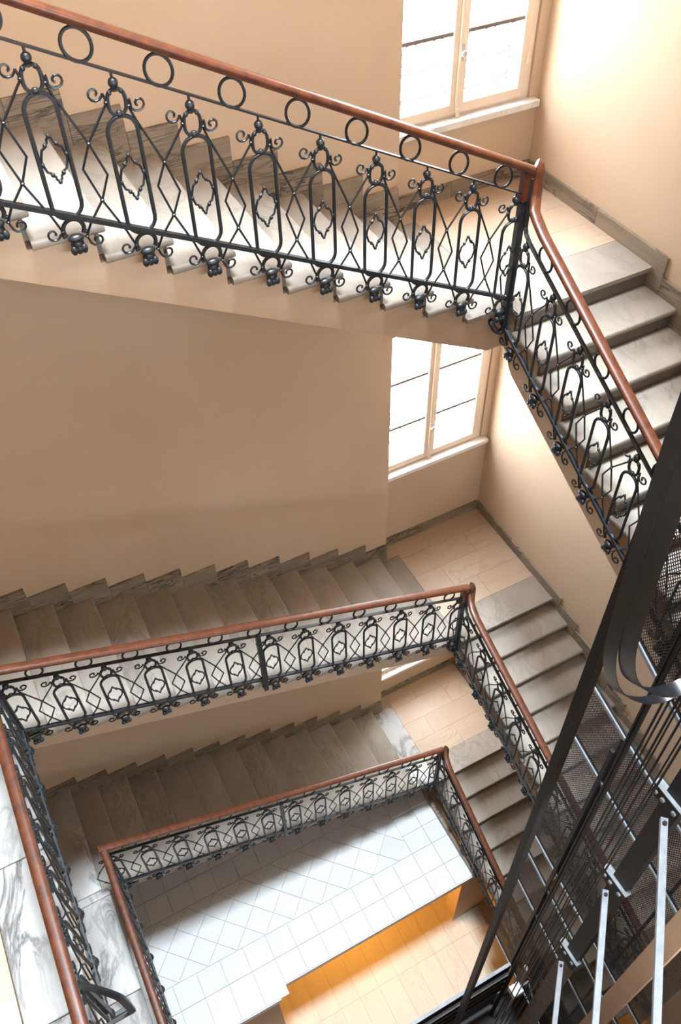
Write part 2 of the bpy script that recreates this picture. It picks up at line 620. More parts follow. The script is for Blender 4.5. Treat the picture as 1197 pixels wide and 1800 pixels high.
def flight_A(L):
    Z, xA, g, r = L['Z'], L['xA'], L['gA'], L['rA']
    t = thing('stair_flight', (xA - 6 * g, .6, Z + 6 * r), 'long marble flight along the peach wall, %s of the three' % ORD[L['n']], 'stairs', 'long flights')
    me = tread_mesh(WA - YO - .003, g + .028, TH, 'tread', M['tread'], 'A')
    for k in range(2, NA + 1):
        place('tread', me, (xA - (NA - k) * g, YO, Z + (NA + 1 - k) * r), t)
    ry = YO + .03
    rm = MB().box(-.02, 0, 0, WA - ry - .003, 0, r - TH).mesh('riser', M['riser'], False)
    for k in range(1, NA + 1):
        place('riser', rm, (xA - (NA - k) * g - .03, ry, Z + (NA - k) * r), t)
    # solid body under the steps
    top = []
    for k in range(1, NA + 1):
        xn = xA - (NA - k) * g - .05
        zt = Z + (NA + 1 - k) * r - TH
        top += [(xn - (g if k > 1 else .05), zt), (xn, zt)]
    top.append((xn, Z - .05))
    sl = r / g
    xe = 0.08
    so = L['so']
    ze = Z - L['so']
    xs = xA - NA * g - .0
    zn = Z + NA * r
    # soffit: straight line parallel to the nosings, then level under the landing
    low = [(xe, Z - .05), (xe, Z - .325)]
    zl = lambda x: Z + (xA + g - x) * sl - so - .02
    xk = xA + g - (.325 - so - .02 + 0) / sl * -1
    xk = xA + g - (so + .02 - .325) / sl
    if xk > -.02:
        xk = -.02
    low += [(xk + .10, Z - .325), (xk, zl(xk) if zl(xk) > Z - .325 else Z - .325), (top[0][0], zl(top[0][0]))]
    MB().prism(top + low, 'y', YO + .03, WA - .004).build('flight_body', M['soffit'], t, False)
    return t


def flight_B(L, nb):
    Z, yB, g, r = L['Z'], L['yB'], L['gB'], L['rB']
    t = thing('stair_flight', (.6, yB - 5 * g, Z - 5 * r), 'short marble flight beside the right wall, %s of the three' % ORD[L['n']], 'stairs', 'short flights')
    me = tread_mesh(XR - YO - .003, g + .028, TH, 'tread', M['tread'], 'B')
    for j in range(1, nb + 1):
        place('tread', me, (YO, yB - j * g, Z - j * r), t)
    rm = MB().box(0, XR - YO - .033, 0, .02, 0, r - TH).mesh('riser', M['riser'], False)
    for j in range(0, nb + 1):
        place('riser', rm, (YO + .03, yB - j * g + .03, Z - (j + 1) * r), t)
    top = [(yB + .05, Z - .05)]
    for j in range(1, nb + 1):
        yn = yB - (j - 1) * g + .05
        top += [(yn, Z - j * r - TH), (yn - g, Z - j * r - TH)]
    sl = r / g
    so = {1: .49, 2: .435, 3: .40}[L['n']]
    zl = lambda y: Z - (yB - y) * sl - so
    ye = top[-1][0]
    low = [(ye, zl(ye)), (-.05, zl(-.05)), (-.01, zl(-.01) + .02), (.03, Z - .375), (.08, Z - .325), (.08, Z - .05)]
    MB().prism(top + low, 'x', YO + .03, XR - .004).build('flight_body', M['soffit'], t, False)
    return t


def baseboards(L):
    Z, xA, g, r = L['Z'], L['xA'], L['gA'], L['rA']
    n = L['n']
    lab = ORD[n]
    b = thing('baseboard_back', (xA - 6 * g, WA - .01, Z + 6 * r), 'stepped streaked marble skirting above the %s long flight' % lab, 'structure')
    b['kind'] = 'structure'
    for k in range(1, NA + 1):
        xe = xA - (NA - k) * g + .147
        xs = xe - g
        if k == 1:
            xs = XL
        xe = min(xe, XW)
        zt = Z + (NA + 1 - k) * r + .15
        MB().box(xs, xe - .001, WA - .02, WA + .004, Z + (NA - k) * r - .03, zt).build('skirting_stone', M['skirting'], b, False, 0.003)
    b = thing('baseboard_window', (.5, WW - .01, Z), 'streaked marble skirting under the %s landing window' % lab, 'structure')
    b['kind'] = 'structure'
    MB().box(XW + .001, .45, WW - .02, WW + .004, Z - .02, Z + .115).build('skirting_stone', M['skirting'], b, False, 0.003)
    MB().box(.452, XR - .021, WW - .02, WW + .004, Z - .02, Z + .115).build('skirting_stone', M['skirting'], b, False, 0.003)
    MB().box(XW - .001, XW + .018, WA + .001, WW - .021, Z - .02, Z + .115).build('skirting_stone', M['skirting'], b, False, 0.003)
    b = thing('baseboard_right', (XR - .01, -.8, Z - .5), 'streaked marble skirting beside the %s short flight' % lab, 'structure')
    b['kind'] = 'structure'
    yB, g, r = L['yB'], L['gB'], L['rB']
    MB().box(XR - .02, XR + .004, .55, WW - .002, Z - .02, Z + .115).build('skirting_stone', M['skirting'], b, False, 0.003)
    MB().box(XR - .02, XR + .004, yB - .10, .548, Z - r - .03, Z + .115).build('skirting_stone', M['skirting'], b, False, 0.003)
    for j in range(1, NB + 1):
        y1_ = yB - (j - 1) * g - .101
        MB().box(XR - .02, XR + .004, y1_ - g + .001, y1_, Z - (j + 1) * r - .03, Z - j * r + .125).build('skirting_stone', M['skirting'], b, False, 0.003)


def landing(L):
    Z = L['Z']
    f = thing('floor', (.6, .6, Z), 'tan stone half landing under the %s window' % {1: 'upper', 2: 'middle', 3: 'lower'}[L['n']], 'structure')
    f['kind'] = 'structure'
    s_ = MB()
    s_.box(.0805, XR + .02, L['yB'] + .0505, WW + .02, Z - .325, Z - .032)
    s_.box(L['xA'] - .049, .08, .0805, WA + .02, Z - .06, Z - .032)
    s_.box(-.0, .0805, WA + .02, WW + .02, Z - .325, Z - .032)
    s_.build('landing_slab', M['soffit'], f, False)
    g_ = .0009
    # marble border at the foot of the long flight and at the head of the short one
    xs = L['xA'] - .028
    def slab(x0, x1, y0, y1, mat, nm='floor_stone'):
        MB().box(x0 + g_, x1 - g_, y0 + g_, y1 - g_, Z - .032, Z).build(nm, mat, f, False, 0.0 if nm == 'floor_stone' else 0.002)
    slab(xs, .06, YO, WA, M['landing_marble'] if L['n'] == 3 else M['tread'], 'marble_strip')
    slab(.06, XR, L['yB'], .318, M['tread'], 'marble_strip')
    rows = [(.318, .59), (.59, .86), (.86, 1.125), (1.125, WW)]
    for i, (a, b) in enumerate(rows):
        if i == 3:
            cuts = [XW, .35, XR] if False else [.06, .42, XR]
        else:
            cuts = [.06] + [[.62], [.36], [.80]][i] + [XR]
        for c0, c1 in zip(cuts[:-1], cuts[1:]):
            slab(c0, c1, a, b, M['tan_stone'])
    MB().box(XW + .001, .06 - g_, WA + .001, WW, Z - .032, Z).build('floor_stone', M['tan_stone'], f, False)


for L in LEV:
    flight_A(L)
    flight_B(L, NB)
    baseboards(L)
    landing(L)

# upper storey: only the undersides of the flights that shade the scene
GYE = -3.56
u = MB()
for Zu in (3.9, 7.7):
    u.prism([(-3.7, Zu + 1.6), (-.2, Zu - .0), (-.2, Zu - .32), (-3.7, Zu + 1.3)], 'y', YO + .03, WA - .001)
    u.box(-3.69, XR - .001, YN, GYE, Zu + 1.7, Zu + 2.0)
    u.box(XL, -3.7, YN, WA - .001, Zu + 1.3, Zu + 1.6)
    u.box(-.2, XR - .001, YO + .03, WA - .001, Zu - .32, Zu)
    u.prism([(YO + .03, Zu), (-3.2, Zu - 1.6), (-3.2, Zu - 1.95), (YO + .03, Zu - .32)], 'x', YO + .03, XR - .001)
struct('ceiling', u, M['soffit'], 'undersides of the flights of the storey above')

# ------------------------------------------------------------------ floor landings on the left
for n, L in ((1, LEV[0]), (2, LEV[1]), (3, LEV[2])):
    z = L['Z'] + NA * L['rA']
    xe = {1: -3.72, 2: -3.69, 3: -3.735}[n]
    f = thing('floor', (-4.5, -1, z), '%s floor landing with a white marble border along the well' % {1: 'upper', 2: 'middle', 3: 'lower'}[n], 'structure')
    f['kind'] = 'structure'
    cuts = [WA, -.03, -.93, -1.9, -2.9, -3.9, YN] if n != 2 else [WA, .05, -.845, -1.8, -2.8, -3.8, YN]
    xm = -4.055
    x_first = L['xA'] - (NA - 1) * L['gA'] + (.05 if n == 3 else 0)
    sb = MB()
    sb.box(XL, xe - .05, YN, YO + .03, z - .30, z - .035)
    sb.box(XL, L['xA'] - (NA - 1) * L['gA'] - .11, YO + .03, WA - .001, z - .30, z - .035)
    sb.build('landing_slab', M['soffit'], f, False)
    for i, (a, b) in enumerate(zip(cuts[:-1], cuts[1:])):
        xx = x_first if i == 0 else xe
        y_lo = b
        if i == 0:
            MB().box(xm, xx, YO, a - .0015, z - .035, z).build('border_slab', M['landing_marble'], f, True, 0.008)
            MB().box(xm, xe, b, YO - .003, z - .035, z).build('border_slab', M['landing_marble'], f, True, 0.008)
            continue
        MB().box(xm, xx, b + .002, a - .002, z - .035, z).build('border_slab', M['landing_marble'], f, True, 0.008)
    for i in range(5):
        for j in range(2):
            MB().box(xm - .003 - .76 * (j + 1), xm - .003 - .76 * j - .003, YN + 1.17 * i, YN + 1.17 * i + 1.167, z - .034, z).build('floor_stone', M['tan_stone'], f, True, 0.002)
    if n == 2:
        pass

# unseen near-side galleries, added to cut bounce light; they close the loop of each storey; the photographer leans out from the top one
GYE = -3.56
for n, zg in ((1, 1.99), (2, -1.80), (3, -4.95)):
    MBg = MB()
    MBg.box(-3.68, XR - .001, YN, GYE, zg - .30, zg)
    struct('floor', MBg, M['tan_stone'], 'plain gallery on the near side of the well, %s storey' % ('upper', 'middle', 'lower')[n - 1])

# ------------------------------------------------------------------ railings
def oval_path(hw, z0, z1, n=10):
    p = []
    for i in range(n + 1):
        a = PI * i / n
        p.append((hw * math.cos(a), 0, z1 - hw + hw * math.sin(a)))
    for i in range(n + 1):
        a = PI + PI * i / n
        p.append((hw * math.cos(a), 0, z0 + hw + hw * math.sin(a)))
    return p


def smooth_path(pts, sub=4):
    P = [Vector(p) for p in pts]
    out = []
    for i in range(len(P) - 1):
        p0, p1, p2, p3 = P[max(i - 1, 0)], P[i], P[i + 1], P[min(i + 2, len(P) - 1)]
        for k in range(sub):
            t = k / sub
            out.append(0.5 * ((2 * p1) + (-p0 + p2) * t + (2 * p0 - 5 * p1 + 4 * p2 - p3) * t * t + (-p0 + 3 * p1 - 3 * p2 + p3) * t ** 3))
    out.append(P[-1])
    return out


def rail_meshes(s, q, key):
    """meshes of one baluster for slope s and height factor q; origin on the bottom bar at its centre line"""
    R = {}
    V = lambda x, z: (x, 0, z * q)
    o = MB().tube([(x, y, z) for x, y, z in oval_path(.062, -.012, .498 * q)], .0094, 6, True)
    R['baluster'] = o.mesh('baluster', M['iron'])
    # finial: ring, heart and ball
    f = MB()
    ring = [(.041 * math.sin(a) * (1 + .12 * math.cos(2 * a)), 0, .553 * q - .050 * math.cos(a)) for a in [2 * PI * i / 20 for i in range(20)]]
    f.tube(ring, .0085, 6, True)
    f.ball((0, 0, .507 * q), .017, 8, 5, (1, .8, .9))
    f.ball((0, 0, .626 * q), .021, 10, 6)
    f.ball((0, 0, .602 * q), .014, 8, 5, (1.2, 1, .8))
    f.ball((-.024, 0, .592 * q), .011, 8, 5)
    f.ball((.024, 0, .592 * q), .011, 8, 5)
    f.tube([(0, 0, .64 * q), (0, 0, .672 * q)], .006)
    R['finial'] = f.mesh('finial', M['iron'])
    # scroll bars
    for sg in (1, -1):
        Z = lambda x, z: (sg * x, 0, z * q - s * sg * x)
        pts = [Z(.079, .575), Z(.088, .570), Z(.086, .552), Z(.072, .556), Z(.068, .582), Z(.084, .603), Z(.108, .592), Z(.112, .565)]
        top = [Z(.080, .568), Z(.090, .566), Z(.092, .578), Z(.080, .588), Z(.066, .578), Z(.058, .560), Z(.047, .545)]
        # outward curl
        c = Vector((sg * .083, 0, .566 * q - s * sg * .07))
        curl = []
        for i in range(13):
            a = math.radians(250 - i * 34)
            rr = .007 + .00215 * i
            curl.append(c + Vector((sg * math.cos(a) * rr, 0, math.sin(a) * rr)))
        curl = curl[:]
        # make the curl end above the collar
        st = smooth_path([curl[-1], Vector((sg * .050, 0, .575 * q - s * sg * .04)), Vector((sg * .043, 0, .545 * q - s * sg * .03)), Vector((sg * .060, 0, .505 * q - s * sg * .06))], 3)
        mid = [Z(.147, .347), Z(.193, .228), Z(.147, .105)]
        low = [Z(.075, -.02), Z(.047, -.085)]
        c2 = Vector((sg * .088, 0, -.100 * q - s * sg * .07))
        curl2 = []
        for i in range(12):
            a = math.radians(200 + i * 33)
            rr = .031 - .0019 * i
            curl2.append(c2 + Vector((sg * math.cos(a) * rr, 0, math.sin(a) * rr)))
        b = MB()
        b.tube(curl + st[1:] + mid + low + curl2, .0054, 5)
        cl = [Z(.147, .347), Z(.147, .105), (sg * .043, 0, .545 * q - s * sg * .03), Z(.047, -.085)]
        for p in cl:
            b.ball(p, .0085, 8, 5, (1.2, 1.2, .8))
        R['scroll%d' % sg] = b.mesh('scroll_bar', M['iron'])
    # rosette: a lozenge of beaded lobes
    quart = [(0, .095), (.012, .081), (.013, .070), (.026, .065), (.028, .053), (.043, .045), (.049, .028), (.054, .014), (.057, 0)]
    full = quart + [(x, -y) for x, y in quart[-2::-1]] + [(-x, -y) for x, y in quart[1:]] + [(-x, y) for x, y in quart[-2:0:-1]]
    full = [(x * .9, z) for x, z in full]
    r = MB().tube([(x, 0, .243 * q + z) for x, z in full], .0056, 5, True)
    for p in ((0, .094), (0, -.094), (.051, .012), (-.051, -.012), (.022, .060), (-.022, .060), (.022, -.060), (-.022, -.060)):
        r.ball((p[0], 0, .243 * q + p[1]), .0098, 7, 5)
    R['rosette'] = r.mesh('rosette', M['iron'])
    # pendant: horseshoe and leaf cup below the bar
    p_ = MB()
    hs = [(.044 * math.cos(a), 0, -.062 + .044 * math.sin(a)) for a in [math.radians(-35 + 250 * i / 14) for i in range(15)]]
    p_.tube(hs, .0095, 6)
    p_.ball((0, 0, -.105), .030, 10, 6, (1.2, .7, .6))
    p_.ball((0, .004, -.135), .030, 10, 6, (1.0, .8, .95))
    for k in (-1, 0, 1):
        p_.ball((k * .022, -.008, -.155), .016, 8, 5, (1, 1, 1.4))
    p_.ball((-.047, 0, -.085), .010, 7, 5)
    p_.ball((.047, 0, -.085), .010, 7, 5)
    R['pendant'] = p_.mesh('leaf_pendant', M['iron'])
    return R


HANDRAIL = [(-.033, .003), (-.029, -.012), (-.020, -.020), (.020, -.020), (.029, -.012), (.033, .003), (.031, .011), (.023, .018), (.010, .021), (-.010, .021), (-.023, .018), (-.031, .011)]


def railing(label, u0, u1, axis, base, s, z0, hb, mods, rings, rings_r=.046, post=None, top_pts=None, thin_pts=None, group=None, skip_last=False, newel=False, bar_u0=None, hook=True):
    """axis 'x': u = +x at y = base; axis 'y': u = -y at x = base. z0 = handrail centre at u = 0, s = fall per metre"""
    def P(u, z, n=0.0):
        return Vector((u, base + n, z)) if axis == 'x' else Vector((base + n, -u, z))
    rz = 0.0 if axis == 'x' else -PI / 2
    q = hb / .82
    zr = lambda u: z0 - s * u
    um = (u0 + u1) / 2
    t = thing('stair_railing', P(um, zr(um) - hb), label, 'railing', group)
    path = (top_pts or []) if top_pts else [P(u0, zr(u0)), P(u1, zr(u1))]
    MB().sweep(path, HANDRAIL, sidev=(-1, 0, 0) if top_pts else None).build('handrail', M['wood'], t, True)
    fl = [(-.012, -.004), (.012, -.004), (.012, .004), (-.012, .004)]
    tp = thin_pts or [P(u0, zr(u0) - .15 * q), P(u1, zr(u1) - .15 * q)]
    MB().sweep(tp, fl).build('top_bar', M['iron'], t, False)
    bb = bar_u0 if bar_u0 is not None else u0
    MB().sweep([P(bb, zr(bb) - hb), P(u1, zr(u1) - hb)], [(-.013, -.010), (.013, -.010), (.013, .010), (-.013, .010)]).build('bottom_bar', M['iron'], t, False)
    key = '%s' % label
    R = rail_meshes(s, q, key)
    for i, u_ in enumerate(mods):
        b = place('baluster', R['baluster'], P(u_, zr(u_) - hb), t, rz)
        local('finial', R['finial'], b)
        local('scroll_bar', R['scroll-1'], b)
        if not (skip_last and i == len(mods) - 1):
            local('scroll_bar', R['scroll1'], b)
        local('rosette', R['rosette'], b)
        local('leaf_pendant', R['pendant'], b, (0, 0, .022 if axis == 'y' else 0))
    rr = (.15 * q - .028) / 2
    ringm = MB().tube([(rr * .92 * math.cos(a), 0, rr * math.sin(a) + (-s) * rr * .35 * math.cos(a)) for a in [2 * PI * i / 24 for i in range(24)]], .0075, 6, True).mesh('ring', M['iron'])
    for u_ in rings:
        place('ring', ringm, P(u_, zr(u_) - .028 - rr), t, rz)
    for pu in (post or []):
        mb = MB()
        a = P(pu, 0)
        zz0, zz1 = zr(pu) - hb - .16, zr(pu) - .15 * q
        mb.box(a.x - .018, a.x + .018, a.y - .018, a.y + .018, zz0, zz1)
        d = (0, 1) if axis == 'x' else (1, 0)
        mb.box(min(a.x, a.x + d[0] * .08) - .012, max(a.x, a.x + d[0] * .08) + .012, min(a.y, a.y + d[1] * .08) - .012, max(a.y, a.y + d[1] * .08) + .012, zz0 + .01, zz0 + .034)
        mb.build('rail_post', M['iron'], t, False, 0.003)
    if newel:
        zt, zb_ = newel
        mb = MB()
        mb.box(-.022, .022, -.02, .02, zb_, zt)
        nw = mb.build('newel_post', M['iron'], t, False, 0.004)
        MB().box(-.025, .025, -.023, .023, zt - .17, zt - .004).build('newel_sleeve', M['wood'], nw, False, 0.004)
        hk = smooth_path([(0, 0, zb_ + .03), (-.004, 0, zb_ - .03), (-.028, .01, zb_ - .05), (-.05, .03, zb_ - .03), (-.052, .075, zb_ + .0), (-.05, .084, zb_)], 4)
        MB().tube(hk, .018, 6).build('newel_hook', M['iron'], nw)
    return t


def arange(a, b, st):
    out = []
    x = a
    while x <= b + 1e-6:
        out.append(x)
        x += st
    return out


def goose(zA, sA, z0B, sB, uend):
    """handrail of a short flight: starts beside the newel, drops, then follows the flight"""
    x, y = .045, -.012
    pts = [Vector((x - .012, y + .012, zA + .022)), Vector((x + .002, y, zA + .012)), Vector((x + .008, y - .008, zA - .03)), Vector((x + .004, y - .02, zA - .10)), Vector((x - .006, y - .03, zA - .18))]
    pts = [Vector((.050, -.006, zA + .012)), Vector((.062, -.014, zA + .004)), Vector((.067, -.022, zA - .03)), Vector((.064, -.027, zA - .14)), Vector((.056, -.036, z0B + .0)), Vector((.032, -.072, z0B - sB * .072 - .018)), Vector((.010, -.14, z0B - sB * .14)), Vector((0, -.22, z0B - sB * .22)), Vector((0, -uend, z0B - sB * uend))]
    return pts


mA = [-.05 - .2935 * i for i in range(13)][::-1]
rA = [-.155 - .2935 * i for i in range(12)][::-1]
mB_ = [.09 + .2935 * i for i in range(10)]
rB_ = [.267 + .2935 * i for i in range(10)]
UE = 3.05
# long rails: (z0, s, bar drop); short rails likewise
RA = {1: (.930, .508, .82), 2: (-2.851, .408, .765), 3: (-5.945, .444, .86)}
RB = {1: (.760, .556, .855), 2: (-2.950, .435, .86), 3: (-5.935, .515, .90)}
for n in (1, 2, 3):
    z0, s, hb = RA[n]
    L = LEV[n - 1]
    railing('wrought iron railing with brown handrail on the long flight, %s of three' % ORD[n], -3.63, .040, 'x', 0.0, s, z0, hb,
            mA, rA, post=None if n == 1 else ([-1.895] if n == 2 else [-1.94]), group='long flight railings', skip_last=True,
            newel=(z0 - .015, L['Z'] - .09 if n == 1 else L['Z'] + .02 - .08), thin_pts=None)
    zb, sb, hbb = RB[n]
    q = hbb / .82
    th = [Vector((.024, -.022, z0 - .06)), Vector((.024, -.03, zb - .17)), Vector((.018, -.05, zb - .20)), Vector((0, -.11, zb - .15 * q - sb * .11)), Vector((0, -UE, zb - .15 * q - sb * UE))]
    railing('wrought iron railing with brown handrail on the short flight, %s of three' % ORD[n], .06, UE, 'y', 0.0, sb, zb, hbb,
            mB_, rB_, top_pts=goose(z0, s, zb, sb, UE), thin_pts=th, group='short flight railings', bar_u0=.02)

for n, x, zf in ((2, -3.63, LEV[1]['Z'] + NA * LEV[1]['rA']), (3, -3.585, LEV[2]['Z'] + NA * LEV[2]['rA'])):
    t = railing('level wrought iron railing at the edge of the %s floor landing' % ('middle' if n == 2 else 'lower'), .0, 3.6, 'y', x, 0.0, zf + .9, .86,
            [.12 + .295 * i for i in range(12)], [.267 + .295 * i for i in range(11)], post=[.0, 1.9], group='landing railings')
    MB().box(x - .02, x + .02, -.02, .02, zf - .10, zf + .88).build('newel_post', M['iron'], t, False, 0.004)
    if n == 2:
        br = [(-3.625, -1.93, -1.40), (-3.56, -1.965, -1.49), (-3.495, -2.0, -1.64), (-3.485, -2.005, -1.80), (-3.485, -2.01, -1.945)]
        b = MB().sweep([Vector(p) for p in smooth_path(br, 4)], [(-.018, -.008), (.018, -.008), (.018, .008), (-.018, .008)], up=(.1, 1, 0))
        bo = b.build('rail_brace', M['iron'], t, False)
        MB().box(-3.645, -3.478, -2.018, -1.998, -1.962, -1.948).build('brace_foot', M['iron'], bo, False)

# ------------------------------------------------------------------ mezzanine and lowest floor
def clip(poly, ax, val, keep_less):
    out = []
    for i in range(len(poly)):
        a, b = poly[i], poly[(i + 1) % len(poly)]
        ia = (a[ax] <= val) if keep_less else (a[ax] >= val)
        ib = (b[ax] <= val) if keep_less else (b[ax] >= val)
        if ia:
            out.append(a)
        if ia != ib:
            t = (val - a[ax]) / (b[ax] - a[ax])
            out.append((a[0] + (b[0] - a[0]) * t, a[1] + (b[1] - a[1]) * t))
    return out


mz = thing('floor', (-1.8, 0, ZM), 'white tiled mezzanine floor with a diagonal tile field at the foot of the well', 'structure')
mz['kind'] = 'structure'
ye1, ye2, xj = -.945, -1.06, -2.63
sl = MB()
sl.box(xj, .06, ye1, WA - .001, ZM - .10, ZM - .012)
sl.box(XL, xj, ye2, WA - .001, ZM - .10, ZM - .012)
sl.build('mezzanine_slab', M['grout'], mz, False)
MB().box(.061, XR - .001, -.45, WA - .001, ZM - .10, ZM - .02).build('slab_end', M['soffit'], mz, False)
ed = MB()
ed.box(xj + .012, .06, ye1 - .012, ye1 - .0005, ZM - .10, ZM - .001)
ed.box(XL, xj + .012, ye2 - .012, ye2 - .0005, ZM - .10, ZM - .001)
ed.box(xj + .0005, xj + .012, ye2, ye1 - .012, ZM - .10, ZM - .001)
ed.build('slab_edge', M['white_tile'], mz, False)


def tile(poly, gap=.0025):
    if len(poly) < 3:
        return
    cx = sum(p[0] for p in poly) / len(poly)
    cy = sum(p[1] for p in poly) / len(poly)
    rad = max(math.hypot(p[0] - cx, p[1] - cy) for p in poly)
    if rad < .02:
        return
    k = 1 - gap / max(rad * .6, .01)
    pp = [(cx + (p[0] - cx) * k, cy + (p[1] - cy) * k) for p in poly]
    MB().prism(pp, 'z', ZM - .012, ZM).build('tile', M['white_tile'], mz, False)


TS = .285
ya_, yb_ = -.375, .345
xs_ = [.055 - TS * i for i in range(18)]
for i in range(17):
    a, b = xs_[i + 1], xs_[i]
    tile([(a, ye1 if a > xj else ye2), (b, ye1 if a > xj else ye2), (b, -.66), (a, -.66)])
    tile([(a, -.66), (b, -.66), (b, ya_), (a, ya_)])
    tile([(a, yb_), (b, yb_), (b, .63), (a, .63)])
    tile([(a, .63), (b, .63), (b, .915), (a, .915)])
    tile([(a, .915), (b, .915), (b, WA - .003), (a, WA - .003)])
for i in range(2):
    for j in range(3):
        h = (yb_ - ya_) / 3
        tile([(xs_[i + 1], ya_ + h * j), (xs_[i], ya_ + h * j), (xs_[i], ya_ + h * (j + 1)), (xs_[i + 1], ya_ + h * (j + 1))])
D = (yb_ - ya_) / 2
xr_, xl_ = xs_[2], xs_[17]
for i in range(-1, 26):
    for j in range(-1, 5):
        cx, cy = xr_ - i * D / 2, ya_ + j * D / 2
        if (i + j) % 2:
            continue
        poly = [(cx - D / 2, cy), (cx, cy - D / 2), (cx + D / 2, cy), (cx, cy + D / 2)]
        for ax, v, le in ((0, xr_, True), (0, xl_, False), (1, ya_, False), (1, yb_, True)):
            poly = clip(poly, ax, v, le)
            if len(poly) < 3:
                break
        if len(poly) >= 3:
            tile(poly)
MB().box(-.0, .05, -.94, WA - .002, ZM + .0005, ZM + .09).build('skirting_stone', M['skirting'], mz, False)

lf = thing('floor', (-1.5, -1, ZF), 'pale tan stone floor at the bottom of the stairwell', 'structure')
lf['kind'] = 'structure'
b_ = MB()
b_.box(XL, -1.6, YN, WA, ZF - .62, ZF - .012)
b_.box(-1.6, XR, -1.935, WA, ZF - .62, ZF - .012)
b_.box(-1.6, XR, YN, -3.305, ZF - .62, ZF - .012)
b_.build('floor_slab', M['grout'], lf, False)
for i in range(24):
    for j in range(4):
        xa = XR - .28 * (i + 1)
        y0_ = -1.93 + .78 * j - (.0)
        MB().box(xa + .001, xa + .279, y0_ + .001, y0_ + .779, ZF - .012, ZF).build('floor_stone', M['oak'], lf, False)
w = MB().box(-.095, XR - .001, -.90, -.70, ZF, ZM - .101)
struct('wall_basement_right', w, M['plaster'], 'short plaster wall under the end of the white mezzanine')
w = MB().box(-.11, XR - .001, -.91, -.90, ZF, ZF + .03)
struct('baseboard_basement', w, M['tan_stone'], 'low skirting on the short wall under the mezzanine')
w = MB().box(XL, xj - .02, -1.04, -.84, ZF, ZM - .101)
struct('wall_basement_left', w, M['plaster'], 'plaster wall under the projecting part of the mezzanine')
w = MB().box(XL, XR, .75, .9, ZF, ZM - .101)
struct('wall_basement_back', w, M['plaster'], 'plaster wall at the back of the lamp lit space below')

# ------------------------------------------------------------------ lift shaft
def wire_mesh(mb, corners, fn, step=.0175, wd=.0028, th=.0016):
    """diagonal lattice clipped to a quad given in (a,b) panel coordinates; fn maps (a,b,n) to a point"""
    amin = min(c[0] for c in corners)
    amax = max(c[0] for c in corners)
    bmin = min(c[1] for c in corners)
    bmax = max(c[1] for c in corners)

    def inside_seg(p, d):
        t0, t1 = -1e9, 1e9
        n = len(corners)
        for i in range(n):
            a, b = corners[i], corners[(i + 1) % n]
            ex, ey = b[0] - a[0], b[1] - a[1]
            nx, ny = -ey, ex
            den = nx * d[0] + ny * d[1]
            num = nx * (p[0] - a[0]) + ny * (p[1] - a[1])
            if abs(den) < 1e-12:
                if num < 0:
                    return None
                continue
            tt = -num / den
            if den > 0:
                t0 = max(t0, tt)
            else:
                t1 = min(t1, tt)
        return (t0, t1) if t1 - t0 > .004 else None
    for sg in (1, -1):
        d = (.5, sg * .866)
        nrm = (-d[1], d[0])
        prj = [c[0] * nrm[0] + c[1] * nrm[1] for c in corners]
        k = math.floor(min(prj) / step)
        while k * step < max(prj):
            p = (nrm[0] * k * step, nrm[1] * k * step)
            r = inside_seg(p, d)
            if r:
                A = (p[0] + d[0] * r[0], p[1] + d[1] * r[0])
                B = (p[0] + d[0] * r[1], p[1] + d[1] * r[1])
                h = wd
                off = .0012 * sg
                vs = [fn(A[0] + nrm[0] * h, A[1] + nrm[1] * h, off), fn(A[0] - nrm[0] * h, A[1] - nrm[1] * h, off), fn(B[0] - nrm[0] * h, B[1] - nrm[1] * h, off), fn(B[0] + nrm[0] * h, B[1] + nrm[1] * h, off)]
                vs2 = [fn(A[0] + nrm[0] * h, A[1] + nrm[1] * h, off + th), fn(A[0] - nrm[0] * h, A[1] - nrm[1] * h, off + th), fn(B[0] - nrm[0] * h, B[1] - nrm[1] * h, off + th), fn(B[0] + nrm[0] * h, B[1] + nrm[1] * h, off + th)]
                mb.add(vs + vs2, [(0, 1, 2, 3), (7, 6, 5, 4), (0, 4, 5, 1), (2, 6, 7, 3), (1, 5, 6, 2), (3, 7, 4, 0)])
            k += 1
    return mb


